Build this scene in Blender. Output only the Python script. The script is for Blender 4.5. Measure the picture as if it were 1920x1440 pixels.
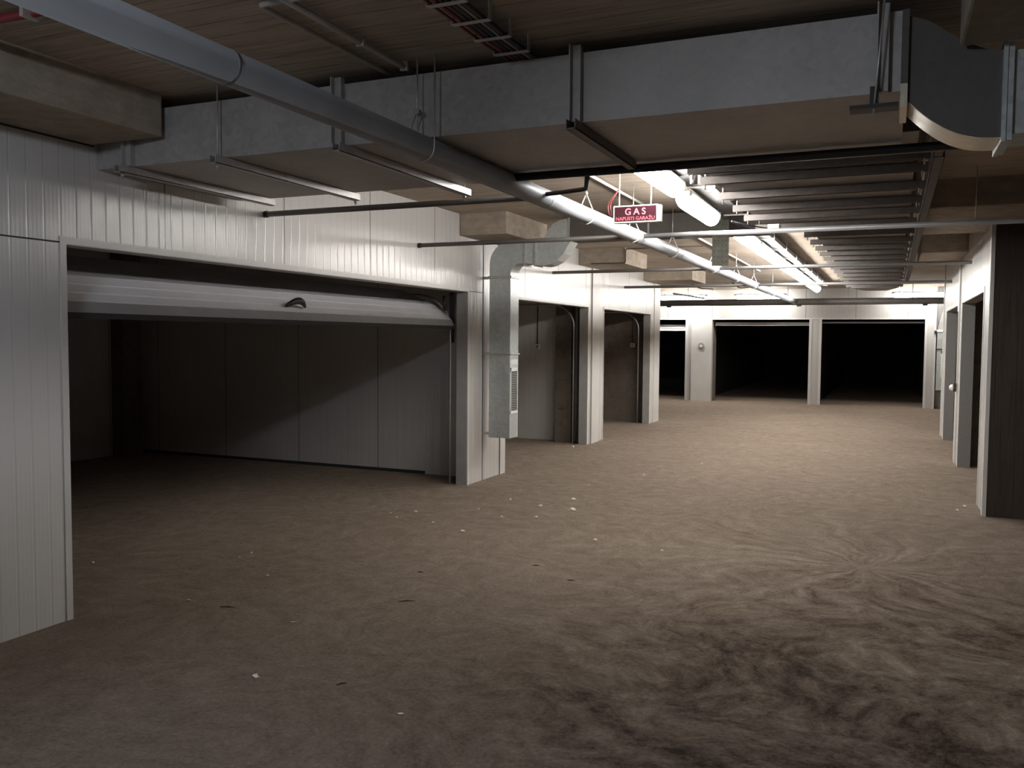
import bpy, bmesh, math, random
from mathutils import Vector, Matrix
random.seed(7)
PI = math.pi
scene = bpy.context.scene
for o in list(bpy.data.objects):
    bpy.data.objects.remove(o)
COL = scene.collection

# ------------------------------------------------------------------ camera
W_PX, H_PX, F_PX = 1920, 1440, 1624.0
yaw, pit, roll = math.radians(23.6), math.radians(2.99), math.radians(0.43)
Fw = Vector((-math.sin(yaw) * math.cos(pit), math.cos(yaw) * math.cos(pit), -math.sin(pit)))
R0 = Vector((math.cos(yaw), math.sin(yaw), 0)); U0 = R0.cross(Fw)
Rt = R0 * math.cos(roll) + U0 * math.sin(roll); Up = Rt.cross(Fw)
cd = bpy.data.cameras.new('camera'); cam = bpy.data.objects.new('camera', cd); COL.objects.link(cam)
cd.sensor_fit = 'HORIZONTAL'; cd.sensor_width = 36.0; cd.lens = F_PX / W_PX * 36.0
cd.clip_start = 0.05; cd.clip_end = 200
M = Matrix.Identity(4)
for i in range(3):
    M[i][0] = Rt[i]; M[i][1] = Up[i]; M[i][2] = -Fw[i]; M[i][3] = (0, 0, 1.6)[i]
cam.matrix_world = M
scene.camera = cam

# ------------------------------------------------------------------ world and view
wd = bpy.data.worlds.new('world'); scene.world = wd; wd.use_nodes = True
wd.node_tree.nodes['Background'].inputs[0].default_value = (0.03, 0.035, 0.045, 1)
wd.node_tree.nodes['Background'].inputs[1].default_value = 0.2
vs = scene.view_settings
vs.view_transform = 'Standard'; vs.look = 'None'; vs.gamma = 1.0; vs.use_curve_mapping = False
vs.exposure = 2.2
LAMP = 13.5          # strength of the tubes behind every diffuser
scene.cycles.max_bounces = 8
scene.cycles.diffuse_bounces = 5
scene.cycles.sample_clamp_indirect = 4.0

# ------------------------------------------------------------------ materials
def nt(name):
    m = bpy.data.materials.new(name); m.use_nodes = True
    n = m.node_tree.nodes; l = m.node_tree.links
    return m, n, l, n['Principled BSDF']

def simple(name, col, rough=0.6, metal=0.0, var=0.12, scale=9.0, bump=0.0, spec=0.5):
    m, n, l, b = nt(name)
    tc = n.new('ShaderNodeTexCoord'); nz = n.new('ShaderNodeTexNoise')
    nz.inputs['Scale'].default_value = scale; nz.inputs['Detail'].default_value = 5
    l.new(tc.outputs['Object'], nz.inputs['Vector'])
    rp = n.new('ShaderNodeValToRGB')
    rp.color_ramp.elements[0].position = 0.3; rp.color_ramp.elements[1].position = 0.7
    rp.color_ramp.elements[0].color = tuple(c * (1 - var) for c in col) + (1,)
    rp.color_ramp.elements[1].color = tuple(min(1, c * (1 + var)) for c in col) + (1,)
    l.new(nz.outputs['Fac'], rp.inputs['Fac']); l.new(rp.outputs['Color'], b.inputs['Base Color'])
    b.inputs['Roughness'].default_value = rough; b.inputs['Metallic'].default_value = metal
    b.inputs['Specular IOR Level'].default_value = spec
    if bump:
        bp = n.new('ShaderNodeBump'); bp.inputs['Strength'].default_value = bump; bp.inputs['Distance'].default_value = 0.01
        l.new(nz.outputs['Fac'], bp.inputs['Height']); l.new(bp.outputs['Normal'], b.inputs['Normal'])
    return m

def math_node(n, l, op, a, bb=None, c=None):
    q = n.new('ShaderNodeMath'); q.operation = op
    for i, v in enumerate((a, bb, c)):
        if v is None: continue
        if isinstance(v, (int, float)): q.inputs[i].default_value = v
        else: l.new(v, q.inputs[i])
    return q.outputs[0]

def panel_mat(name, col, axis, pitch=0.10, seam=1.17, seam0=4.15, rough=0.27, dirt=0.25):
    """lacquered sheet-metal sandwich panel: fine ribs, a joint every metre or so, scuffs near the floor"""
    m, n, l, b = nt(name)
    tc = n.new('ShaderNodeTexCoord'); sp = n.new('ShaderNodeSeparateXYZ'); l.new(tc.outputs['Object'], sp.inputs[0])
    u = sp.outputs[axis]
    rib = math_node(n, l, 'PINGPONG', u, pitch / 2)
    rib = math_node(n, l, 'DIVIDE', rib, pitch / 2)
    ribl = math_node(n, l, 'LESS_THAN', rib, 0.06)
    s = math_node(n, l, 'ADD', u, 100 * seam - seam0)
    s = math_node(n, l, 'PINGPONG', s, seam / 2)
    sl = math_node(n, l, 'LESS_THAN', s, 0.004)
    # per-panel slight waviness
    nz = n.new('ShaderNodeTexNoise'); nz.inputs['Scale'].default_value = 1.3; nz.inputs['Detail'].default_value = 3
    mp = n.new('ShaderNodeMapping'); l.new(tc.outputs['Object'], mp.inputs[0])
    mp.inputs['Scale'].default_value = (1.6, 1.6, 0.5); l.new(mp.outputs[0], nz.inputs['Vector'])
    nd = n.new('ShaderNodeTexNoise'); nd.inputs['Scale'].default_value = 3.0; nd.inputs['Detail'].default_value = 8; nd.inputs['Roughness'].default_value = 0.65
    l.new(tc.outputs['Object'], nd.inputs['Vector'])
    # dirt: dust film splashed on the lowest part of the sheets
    zz = math_node(n, l, 'MULTIPLY', sp.outputs['Z'], -0.55)
    d = math_node(n, l, 'ADD', zz, 0.62)
    d = math_node(n, l, 'MULTIPLY', d, nd.outputs['Fac'])
    d = math_node(n, l, 'MULTIPLY', d, dirt * 2.2)
    dc = n.new('ShaderNodeClamp'); l.new(d, dc.inputs[0])
    mx = n.new('ShaderNodeMix'); mx.data_type = 'RGBA'
    mx.inputs[6].default_value = col + (1,); mx.inputs[7].default_value = (0.36, 0.30, 0.23, 1)
    l.new(dc.outputs[0], mx.inputs[0])
    mx2 = n.new('ShaderNodeMix'); mx2.data_type = 'RGBA'
    l.new(sl, mx2.inputs[0]); l.new(mx.outputs[2], mx2.inputs[6]); mx2.inputs[7].default_value = (0.05, 0.05, 0.05, 1)
    mx3 = n.new('ShaderNodeMix'); mx3.data_type = 'RGBA'
    rl = math_node(n, l, 'MULTIPLY', ribl, 0.13)
    l.new(rl, mx3.inputs[0]); l.new(mx2.outputs[2], mx3.inputs[6]); mx3.inputs[7].default_value = (0.16, 0.15, 0.16, 1)
    l.new(mx3.outputs[2], b.inputs['Base Color'])
    h = math_node(n, l, 'SMOOTH_MIN', rib, 0.16, 0.06)
    mic = math_node(n, l, 'MULTIPLY', math_node(n, l, 'PINGPONG', u, 0.0125), 5.0)
    h = math_node(n, l, 'MULTIPLY_ADD', h, 2.0, mic)
    h2 = math_node(n, l, 'MULTIPLY', nz.outputs['Fac'], 3.5)
    h = math_node(n, l, 'ADD', h, h2)
    bp = n.new('ShaderNodeBump'); bp.inputs['Strength'].default_value = 0.6; bp.inputs['Distance'].default_value = 0.006
    l.new(h, bp.inputs['Height']); l.new(bp.outputs['Normal'], b.inputs['Normal'])
    b.inputs['Roughness'].default_value = rough
    b.inputs['Specular IOR Level'].default_value = 0.55
    return m

def board_concrete(name, col, stretch=(0.5, 9, 9), board=0.14, axis='Y', dark=0.35, rough=0.9, line=0.5):
    """concrete cast against rough boards"""
    m, n, l, b = nt(name)
    tc = n.new('ShaderNodeTexCoord'); sp = n.new('ShaderNodeSeparateXYZ'); l.new(tc.outputs['Object'], sp.inputs[0])
    mp = n.new('ShaderNodeMapping'); mp.inputs['Scale'].default_value = stretch; l.new(tc.outputs['Object'], mp.inputs[0])
    g = n.new('ShaderNodeTexNoise'); g.inputs['Scale'].default_value = 3.2; g.inputs['Detail'].default_value = 9; g.inputs['Roughness'].default_value = 0.7
    l.new(mp.outputs[0], g.inputs['Vector'])
    big = n.new('ShaderNodeTexNoise'); big.inputs['Scale'].default_value = 0.9; big.inputs['Detail'].default_value = 6
    l.new(tc.outputs['Object'], big.inputs['Vector'])
    wob = math_node(n, l, 'MULTIPLY', big.outputs['Fac'], 0.10)
    u = math_node(n, l, 'ADD', sp.outputs[axis], wob)
    jl = math_node(n, l, 'PINGPONG', u, board / 2)
    jn = math_node(n, l, 'LESS_THAN', jl, 0.0035)
    gate = math_node(n, l, 'GREATER_THAN', g.outputs['Fac'], 0.47)
    jn = math_node(n, l, 'MULTIPLY', jn, gate)
    f = math_node(n, l, 'MULTIPLY', g.outputs['Fac'], 0.6)
    f = math_node(n, l, 'MULTIPLY_ADD', big.outputs['Fac'], 0.5, f)
    rp = n.new('ShaderNodeValToRGB')
    rp.color_ramp.elements[0].position = 0.34; rp.color_ramp.elements[1].position = 0.72
    rp.color_ramp.elements[0].color = tuple(c * (1 - dark) for c in col) + (1,)
    rp.color_ramp.elements[1].color = tuple(c * 1.15 for c in col) + (1,)
    l.new(f, rp.inputs['Fac'])
    st = n.new('ShaderNodeTexNoise'); st.inputs['Scale'].default_value = 2.3; st.inputs['Detail'].default_value = 7; st.inputs['Roughness'].default_value = 0.6
    mp2 = n.new('ShaderNodeMapping'); mp2.inputs['Scale'].default_value = tuple(c * 1.6 for c in stretch); mp2.inputs['Location'].default_value = (3.1, 7.7, 1.3)
    l.new(tc.outputs['Object'], mp2.inputs[0]); l.new(mp2.outputs[0], st.inputs['Vector'])
    sm = n.new('ShaderNodeMapRange'); l.new(st.outputs['Fac'], sm.inputs[0]); sm.inputs[1].default_value = 0.56; sm.inputs[2].default_value = 0.72
    jn = math_node(n, l, 'MAXIMUM', jn, sm.outputs[0])
    mx = n.new('ShaderNodeMix'); mx.data_type = 'RGBA'; q = math_node(n, l, 'MULTIPLY', jn, line); l.new(q, mx.inputs[0])
    l.new(rp.outputs['Color'], mx.inputs[6]); mx.inputs[7].default_value = (0.03, 0.022, 0.016, 1)
    l.new(mx.outputs[2], b.inputs['Base Color'])
    h = math_node(n, l, 'MULTIPLY_ADD', jn, -line, g.outputs['Fac'])
    bp = n.new('ShaderNodeBump'); bp.inputs['Strength'].default_value = 0.6; bp.inputs['Distance'].default_value = 0.012
    l.new(h, bp.inputs['Height']); l.new(bp.outputs['Normal'], b.inputs['Normal'])
    b.inputs['Roughness'].default_value = rough; b.inputs['Specular IOR Level'].default_value = 0.2
    return m

def galvanised(name, col, rough=0.42, metal=0.7):
    m, n, l, b = nt(name)
    tc = n.new('ShaderNodeTexCoord')
    v = n.new('ShaderNodeTexVoronoi'); v.inputs['Scale'].default_value = 34; l.new(tc.outputs['Object'], v.inputs['Vector'])
    nz = n.new('ShaderNodeTexNoise'); nz.inputs['Scale'].default_value = 2.4; nz.inputs['Detail'].default_value = 6
    l.new(tc.outputs['Object'], nz.inputs['Vector'])
    hs = n.new('ShaderNodeSeparateColor'); l.new(v.outputs['Color'], hs.inputs[0])
    f = math_node(n, l, 'MULTIPLY_ADD', hs.outputs[0], 0.35, nz.outputs['Fac'])
    rp = n.new('ShaderNodeValToRGB')
    rp.color_ramp.elements[0].position = 0.4; rp.color_ramp.elements[1].position = 1.0
    rp.color_ramp.elements[0].color = tuple(c * 0.82 for c in col) + (1,)
    rp.color_ramp.elements[1].color = tuple(min(1, c * 1.12) for c in col) + (1,)
    l.new(f, rp.inputs['Fac']); l.new(rp.outputs['Color'], b.inputs['Base Color'])
    b.inputs['Metallic'].default_value = metal
    rr = math_node(n, l, 'MULTIPLY_ADD', hs.outputs[0], 0.12, rough - 0.05); l.new(rr, b.inputs['Roughness'])
    bp = n.new('ShaderNodeBump'); bp.inputs['Strength'].default_value = 0.25; bp.inputs['Distance'].default_value = 0.01
    l.new(nz.outputs['Fac'], bp.inputs['Height']); l.new(bp.outputs['Normal'], b.inputs['Normal'])
    return m

def floor_mat():
    """dusty screed: swept dust, tyre arcs and a star of skid marks, darkened dirt patches"""
    m, n, l, b = nt('dusty_floor')
    tc = n.new('ShaderNodeTexCoord'); P = tc.outputs['Object']
    sp = n.new('ShaderNodeSeparateXYZ'); l.new(P, sp.inputs[0])
    def noise(vec, sc, det=6, ro=0.6):
        q = n.new('ShaderNodeTexNoise'); q.inputs['Scale'].default_value = sc
        q.inputs['Detail'].default_value = det; q.inputs['Roughness'].default_value = ro
        l.new(vec, q.inputs['Vector']); return q.outputs['Fac']
    warp = n.new('ShaderNodeTexNoise'); warp.inputs['Scale'].default_value = 0.8; warp.inputs['Detail'].default_value = 3; l.new(P, warp.inputs['Vector'])
    wv = n.new('ShaderNodeVectorMath'); wv.operation = 'MULTIPLY_ADD'
    l.new(warp.outputs['Color'], wv.inputs[0]); wv.inputs[1].default_value = (1.1, 1.1, 0); l.new(P, wv.inputs[2])
    ws = n.new('ShaderNodeSeparateXYZ'); l.new(wv.outputs[0], ws.inputs[0])
    def polar(cx, cy, fr, ft):
        dx = math_node(n, l, 'SUBTRACT', ws.outputs[0], cx + 0.55); dy = math_node(n, l, 'SUBTRACT', ws.outputs[1], cy + 0.55)
        r = math_node(n, l, 'SQRT', math_node(n, l, 'ADD', math_node(n, l, 'MULTIPLY', dx, dx), math_node(n, l, 'MULTIPLY', dy, dy)))
        t = math_node(n, l, 'ARCTAN2', dy, dx)
        cb = n.new('ShaderNodeCombineXYZ')
        l.new(math_node(n, l, 'MULTIPLY', r, fr), cb.inputs[0]); l.new(math_node(n, l, 'MULTIPLY', t, ft), cb.inputs[1])
        return r, cb.outputs[0]
    # tyre arcs around several turning points
    r1, a1 = polar(2.6, 7.5, 4.2, 0.7); arcs1 = noise(a1, 1.6, 5, 0.55)
    r2, a2 = polar(-3.8, 1.0, 3.4, 0.8); arcs2 = noise(a2, 1.5, 5, 0.55)
    # radial star of skid marks
    r3, a3 = polar(-0.2, 6.6, 0.5, 5.0); star = noise(a3, 1.4, 4, 0.5)
    mr = n.new('ShaderNodeMapRange'); l.new(r3, mr.inputs[0]); mr.inputs[1].default_value = 0.3; mr.inputs[2].default_value = 2.3
    mr.inputs[3].default_value = 1.0; mr.inputs[4].default_value = 0.0
    smear = noise(wv.outputs[0], 1.1, 8, 0.62)
    mid = noise(wv.outputs[0], 7.0, 12, 0.78)
    fine = noise(P, 45.0, 10, 0.85)
    # where cars turn, the dust is churned up (near part of the lane, right side)
    dx = math_node(n, l, 'SUBTRACT', sp.outputs[0], 0.1); dy = math_node(n, l, 'SUBTRACT', sp.outputs[1], 3.9)
    dx = math_node(n, l, 'MULTIPLY', dx, 0.62); dy = math_node(n, l, 'MULTIPLY', dy, 0.50)
    rr = math_node(n, l, 'SQRT', math_node(n, l, 'ADD', math_node(n, l, 'MULTIPLY', dx, dx), math_node(n, l, 'MULTIPLY', dy, dy)))
    ch = n.new('ShaderNodeMapRange'); ch.interpolation_type = 'SMOOTHSTEP'; l.new(rr, ch.inputs[0])
    ch.inputs[1].default_value = 0.2; ch.inputs[2].default_value = 1.6; ch.inputs[3].default_value = 1.0; ch.inputs[4].default_value = 0.12
    arcs = math_node(n, l, 'MULTIPLY_ADD', arcs1, 0.5, math_node(n, l, 'MULTIPLY', arcs2, 0.5))
    arcd = math_node(n, l, 'MULTIPLY', math_node(n, l, 'SUBTRACT', arcs, 0.5), 1.5)
    stard = math_node(n, l, 'MULTIPLY', math_node(n, l, 'MULTIPLY', math_node(n, l, 'SUBTRACT', star, 0.5), mr.outputs[0]), 1.1)
    blot = math_node(n, l, 'SUBTRACT', math_node(n, l, 'MULTIPLY_ADD', smear, 0.6, math_node(n, l, 'MULTIPLY', mid, 0.6)), 0.56)
    pat = math_node(n, l, 'MULTIPLY', math_node(n, l, 'ADD', arcd, math_node(n, l, 'MULTIPLY', blot, 2.6)), ch.outputs[0])
    pat = math_node(n, l, 'ADD', pat, stard)
    pat = math_node(n, l, 'ADD', pat, math_node(n, l, 'MULTIPLY', math_node(n, l, 'SUBTRACT', fine, 0.5), 1.3))
    pat = math_node(n, l, 'ADD', pat, math_node(n, l, 'MULTIPLY', math_node(n, l, 'SUBTRACT', mid, 0.5), 0.8))
    pat = math_node(n, l, 'ADD', pat, math_node(n, l, 'MULTIPLY_ADD', ch.outputs[0], -0.30, 0.545))  # overall darkening of churned dirt, also countering the fill lamp's light there
    rp = n.new('ShaderNodeValToRGB'); e = rp.color_ramp.elements
    e[0].position = 0.0; e[0].color = (0.060, 0.038, 0.027, 1)
    e[1].position = 1.0; e[1].color = (0.52, 0.425, 0.345, 1)
    x = e.new(0.33); x.color = (0.200, 0.147, 0.111, 1)
    x = e.new(0.58); x.color = (0.305, 0.242, 0.190, 1)
    l.new(pat, rp.inputs['Fac']); l.new(rp.outputs['Color'], b.inputs['Base Color'])
    h = math_node(n, l, 'MULTIPLY_ADD', pat, 1.0, math_node(n, l, 'MULTIPLY', fine, 0.35))
    bp = n.new('ShaderNodeBump'); bp.inputs['Strength'].default_value = 0.8; bp.inputs['Distance'].default_value = 0.02
    l.new(h, bp.inputs['Height']); l.new(bp.outputs['Normal'], b.inputs['Normal'])
    b.inputs['Roughness'].default_value = 0.92; b.inputs['Specular IOR Level'].default_value = 0.15
    return m

def emit(name, col, strength):
    m, n, l, b = nt(name)
    b.inputs['Base Color'].default_value = tuple(c * 0.75 for c in col) + (1,)
    b.inputs['Emission Color'].default_value = col + (1,); b.inputs['Emission Strength'].default_value = strength
    b.inputs['Roughness'].default_value = 0.4
    return m

M_ = {}
M_['panel_y'] = panel_mat('white_panel_long_wall', (0.55, 0.54, 0.53), 'Y')
M_['panel_x'] = panel_mat('white_panel_cross_wall', (0.45, 0.445, 0.43), 'X', seam0=0.35)
M_['inner_x'] = panel_mat('grey_panel_partition', (0.55, 0.54, 0.54), 'X', seam0=0.2, rough=0.5, dirt=0.4)
M_['inner_y'] = panel_mat('grey_panel_garage_back', (0.55, 0.55, 0.57), 'Y', seam0=0.2, rough=0.5, dirt=0.4)
M_['trim'] = simple('white_lacquered_trim', (0.54, 0.53, 0.515), 0.38, var=0.05, scale=3)
M_['lining_l'] = simple('light_shade_door_lining', (0.34, 0.335, 0.325), 0.5, var=0.1, scale=6)  # milder darkening of the shaded reveals, for the left openings
M_['lining'] = simple('shade_grey_door_lining', (0.20, 0.195, 0.19), 0.6, var=0.1, scale=60)  # lining darkened: shade of the unlit right reveals put into colour
M_['ceil'] = board_concrete('board_marked_ceiling', (0.46, 0.39, 0.32), dark=0.5)
M_['beam'] = board_concrete('board_marked_beam', (0.38, 0.325, 0.265), stretch=(2.2, 2.2, 4), board=0.1, axis='Z', line=0.12, dark=0.5)
M_['pier'] = board_concrete('dark_board_marked_pier', (0.062, 0.048, 0.042), stretch=(9, 9, 0.6), board=0.11, axis='X')
M_['rough'] = board_concrete('rough_garage_wall', (0.17, 0.145, 0.12), stretch=(2, 2, 2), board=0.5, axis='Z')
M_['gloom'] = simple('near_black_gloom_wall', (0.035, 0.03, 0.028), 0.9)  # near-black base colour stands for the gloom deep inside the back garages
M_['floor'] = floor_mat()
M_['duct'] = galvanised('galvanised_duct_dull', (0.40, 0.385, 0.375), 0.55, 0.25)
M_['duct_long'] = galvanised('galvanised_duct_long', (0.20, 0.18, 0.17), 0.5, 0.4)
M_['rail_long'] = galvanised('galvanised_rail_long', (0.22, 0.20, 0.19), 0.45, 0.4)
M_['duct_shade'] = galvanised('galvanised_duct_shade', (0.11, 0.098, 0.09), 0.6, 0.25)  # darkened copy of the sheet metal, shade put into its colour
M_['vent'] = galvanised('galvanised_vent_bright', (0.56, 0.60, 0.60), 0.38, 0.45)
M_['bright'] = galvanised('galvanised_elbow_lit', (0.78, 0.72, 0.60), 0.35, 0.5)  # lightened copy: lit underside and flange end put into colour
M_['rail'] = galvanised('galvanised_rail', (0.48, 0.465, 0.47), 0.45, 0.45)
M_['rail_dark'] = simple('dark_rail', (0.20, 0.175, 0.17), 0.6, 0.3)  # darker and browner than the other rails
M_['tray'] = simple('dark_cable_tray', (0.10, 0.095, 0.095), 0.6, 0.2)
M_['plate'] = simple('greenish_steel_plate', (0.06, 0.06, 0.047), 0.8, var=0.3, scale=20)
M_['track'] = simple('galvanised_track', (0.62, 0.62, 0.63), 0.35, 0.8, var=0.05)
M_['pipe'] = simple('grey_painted_pipe', (0.36, 0.38, 0.41), 0.42, 0.15, var=0.08, scale=4)
M_['branch'] = simple('dark_branch_pipe', (0.12, 0.11, 0.105), 0.5, 0.1, scale=4)
M_['branch_l'] = simple('grey_branch_pipe', (0.26, 0.26, 0.265), 0.45, 0.2, scale=4)
M_['black'] = simple('black_paint', (0.018, 0.014, 0.014), 0.5)
M_['conduit'] = simple('grey_conduit', (0.45, 0.42, 0.40), 0.55)
M_['conduit_d'] = simple('brown_conduit', (0.07, 0.05, 0.04), 0.6)
M_['rod'] = simple('zinc_rod', (0.55, 0.54, 0.52), 0.4, 0.6)
M_['red'] = simple('red_cable', (0.16, 0.018, 0.022), 0.5)
M_['cable'] = simple('black_cable', (0.02, 0.02, 0.022), 0.5)
M_['white'] = simple('white_plastic', (0.72, 0.72, 0.70), 0.4, var=0.04)
M_['grey'] = simple('grey_plastic', (0.30, 0.30, 0.30), 0.5, var=0.05)
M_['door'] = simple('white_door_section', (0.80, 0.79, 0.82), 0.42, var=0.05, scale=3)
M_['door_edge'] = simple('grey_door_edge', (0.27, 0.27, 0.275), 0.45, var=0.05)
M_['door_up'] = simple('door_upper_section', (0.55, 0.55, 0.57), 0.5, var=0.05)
M_['seal'] = simple('rubber_seal', (0.03, 0.03, 0.032), 0.8)
M_['sign_face'] = simple('dark_red_sign_face', (0.035, 0.005, 0.01), 0.18, var=0.1, scale=3, spec=0.8)
M_['sign_red'] = emit('red_sign_letters', (0.85, 0.22, 0.26), 0.10)
M_['sign_dim'] = emit('dim_red_sign_letters', (0.85, 0.12, 0.15), 0.06)
M_['lamp'] = emit('lamp_diffuser', (1.0, 0.965, 0.91), LAMP)
M_['cool_fill'] = emit('lamp_diffuser_cool', (0.80, 0.89, 1.0), LAMP * 2.2)  # unseen lamp behind the camera, added stronger than the row to fill foreground
M_['stone'] = simple('pale_stone', (0.62, 0.56, 0.48), 0.8, var=0.15, scale=40)
M_['paper'] = simple('paper_scrap', (0.66, 0.62, 0.54), 0.8)
M_['twig'] = simple('dark_twig', (0.03, 0.022, 0.016), 0.8)

# ------------------------------------------------------------------ mesh builder
class MB:
    def __init__(s): s.v = []; s.f = []; s.sm = []
    def add(s, vs, fs, smooth=False):
        k = len(s.v); s.v += [tuple(v) for v in vs]
        for f in fs: s.f.append([i + k for i in f]); s.sm.append(smooth)
        return s
    def box(s, x0, x1, y0, y1, z0, z1):
        vs = [(x, y, z) for z in (z0, z1) for y in (y0, y1) for x in (x0, x1)]
        return s.add(vs, [(0, 2, 3, 1), (4, 5, 7, 6), (0, 1, 5, 4), (2, 6, 7, 3), (0, 4, 6, 2), (1, 3, 7, 5)])
    def bbox(s, x0, x1, y0, y1, z0, z1, r=0.004):
        """box with chamfered edges"""
        bm = bmesh.new(); bmesh.ops.create_cube(bm, size=1)
        for v in bm.verts:
            v.co = Vector(((x0 + x1) / 2 + v.co.x * (x1 - x0), (y0 + y1) / 2 + v.co.y * (y1 - y0), (z0 + z1) / 2 + v.co.z * (z1 - z0)))
        bmesh.ops.bevel(bm, geom=bm.edges[:], offset=r, segments=2, affect='EDGES', profile=0.5)
        vs = [v.co[:] for v in bm.verts]; bm.verts.index_update()
        fs = [[v.index for v in f.verts] for f in bm.faces]; bm.free()
        return s.add(vs, fs)
    def prism(s, pts, axis, a, b, smooth=False):
        """polygon pts extruded along axis from a to b; pts are the two other coordinates in xyz order"""
        def mk(p, t):
            return {'x': (t, p[0], p[1]), 'y': (p[0], t, p[1]), 'z': (p[0], p[1], t)}[axis]
        n = len(pts); vs = [mk(p, a) for p in pts] + [mk(p, b) for p in pts]
        fs = [list(range(n))[::-1], [i + n for i in range(n)]]
        s.add(vs, fs)
        k = len(s.v) - 2 * n
        for i in range(n):
            j = (i + 1) % n; s.f.append([k + i, k + j, k + n + j, k + n + i]); s.sm.append(smooth)
        return s
    def strip(s, pa, pb, axis, a, b):
        """duct bend: side polygons between two curves pa and pb (same length), extruded along axis"""
        def mk(p, t):
            return {'x': (t, p[0], p[1]), 'y': (p[0], t, p[1]), 'z': (p[0], p[1], t)}[axis]
        n = len(pa); vs = []
        for i in range(n): vs += [mk(pa[i], a), mk(pb[i], a), mk(pa[i], b), mk(pb[i], b)]
        fs = [(0, 1, 3, 2), (4 * (n - 1), 4 * (n - 1) + 2, 4 * (n - 1) + 3, 4 * (n - 1) + 1)]
        for i in range(n - 1):
            k = 4 * i; q = k + 4
            fs += [(k, q, q + 1, k + 1), (k + 2, k + 3, q + 3, q + 2), (k, k + 2, q + 2, q), (k + 1, q + 1, q + 3, k + 3)]
        return s.add(vs, fs)
    def tube(s, path, r, n=12, cap=True):
        path = [Vector(p) for p in path]; k0 = len(s.v); up = Vector((0, 0, 1))
        prev = None; rings = []
        for i, p in enumerate(path):
            if i == 0: t = (path[1] - p).normalized()
            elif i == len(path) - 1: t = (p - path[i - 1]).normalized()
            else: t = ((p - path[i - 1]).normalized() + (path[i + 1] - p).normalized()).normalized()
            if prev is None:
                a = t.cross(up) if abs(t.z) < 0.9 else t.cross(Vector((0, 1, 0)))
            else: a = prev - t * prev.dot(t)
            a.normalize(); prev = a; bb = t.cross(a)
            rr = r[i] if isinstance(r, (list, tuple)) else r
            ring = []
            for j in range(n):
                an = 2 * PI * j / n; ring.append(len(s.v)); s.v.append(tuple(p + (a * math.cos(an) + bb * math.sin(an)) * rr))
            rings.append(ring)
        for q in range(len(rings) - 1):
            for j in range(n):
                s.f.append([rings[q][j], rings[q][(j + 1) % n], rings[q + 1][(j + 1) % n], rings[q + 1][j]]); s.sm.append(True)
        if cap:
            s.f.append(rings[0][::-1]); s.sm.append(False); s.f.append(rings[-1]); s.sm.append(False)
        return s
    def build(s, name, mat, parent=None, kind=None):
        me = bpy.data.meshes.new(name); me.from_pydata(s.v, [], s.f)
        me.polygons.foreach_set('use_smooth', s.sm); me.materials.append(mat)
        bm = bmesh.new(); bm.from_mesh(me); bmesh.ops.recalc_face_normals(bm, faces=bm.faces[:]); bm.to_mesh(me); bm.free()
        o = bpy.data.objects.new(name, me); COL.objects.link(o)
        if parent is not None: o.parent = parent
        if kind: o['kind'] = kind
        return o
    def local(s, org):
        s.v = [(a - org[0], b - org[1], c - org[2]) for a, b, c in s.v]; return s

def empty(name, label=None, cat=None, loc=(0, 0, 0), group=None, kind=None):
    o = bpy.data.objects.new(name, None); COL.objects.link(o); o.location = loc
    o.empty_display_size = 0.1
    if label: o['label'] = label
    if cat: o['category'] = cat
    if group: o['group'] = group
    if kind: o['kind'] = kind
    return o
def tag(o, label, cat, group=None):
    o['label'] = label; o['category'] = cat
    if group: o['group'] = group
    return o
def dup(root, loc, label=None, rz=None):
    r = root.copy(); COL.objects.link(r); r.location = loc
    if rz is not None: r.rotation_euler.z = rz
    if label: r['label'] = label
    for ch in list(root.children):
        c = ch.copy(); COL.objects.link(c); c.parent = r
        for g in list(ch.children):
            d = g.copy(); COL.objects.link(d); d.parent = c
    return r
def arc(cx, cz, r, a0, a1, n=8):
    return [(cx + r * math.cos(math.radians(a0 + (a1 - a0) * i / n)), cz + r * math.sin(math.radians(a0 + (a1 - a0) * i / n))) for i in range(n + 1)]
S = 'structure'

# ------------------------------------------------------------------ shell
CZ = 2.91
XL, XR, TW = -4.20, 0.82, 0.13
MB().box(-10.2, 8, -6, 37, -0.2, 0).build('floor', M_['floor'], kind=S)
MB().box(-10.2, 8, -6, 37, CZ, CZ + 0.3).build('ceiling', M_['ceil'], kind=S)

# left wall: sheets between the openings and the lintel band above them
w = MB()
LZ = 2.105
w.box(XL - TW, XL, -5, 3.43, 0, CZ); w.box(XL - TW, XL, 3.43, 8.40, LZ, CZ); w.box(XL - TW, XL, 8.40, 9.40, 0, CZ)
w.box(XL - TW, XL, 9.40, 12.46, LZ - 0.02, CZ); w.box(XL - TW, XL, 12.46, 13.25, 0, CZ)
w.box(XL - TW, XL, 13.25, 16.15, LZ - 0.02, CZ); w.box(XL - TW, XL, 16.15, 16.84, 0, CZ)
w.box(-10, XL - TW, 16.70, 16.84, 0, CZ)
w.build('wall_left', M_['panel_y'], kind=S)

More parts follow.
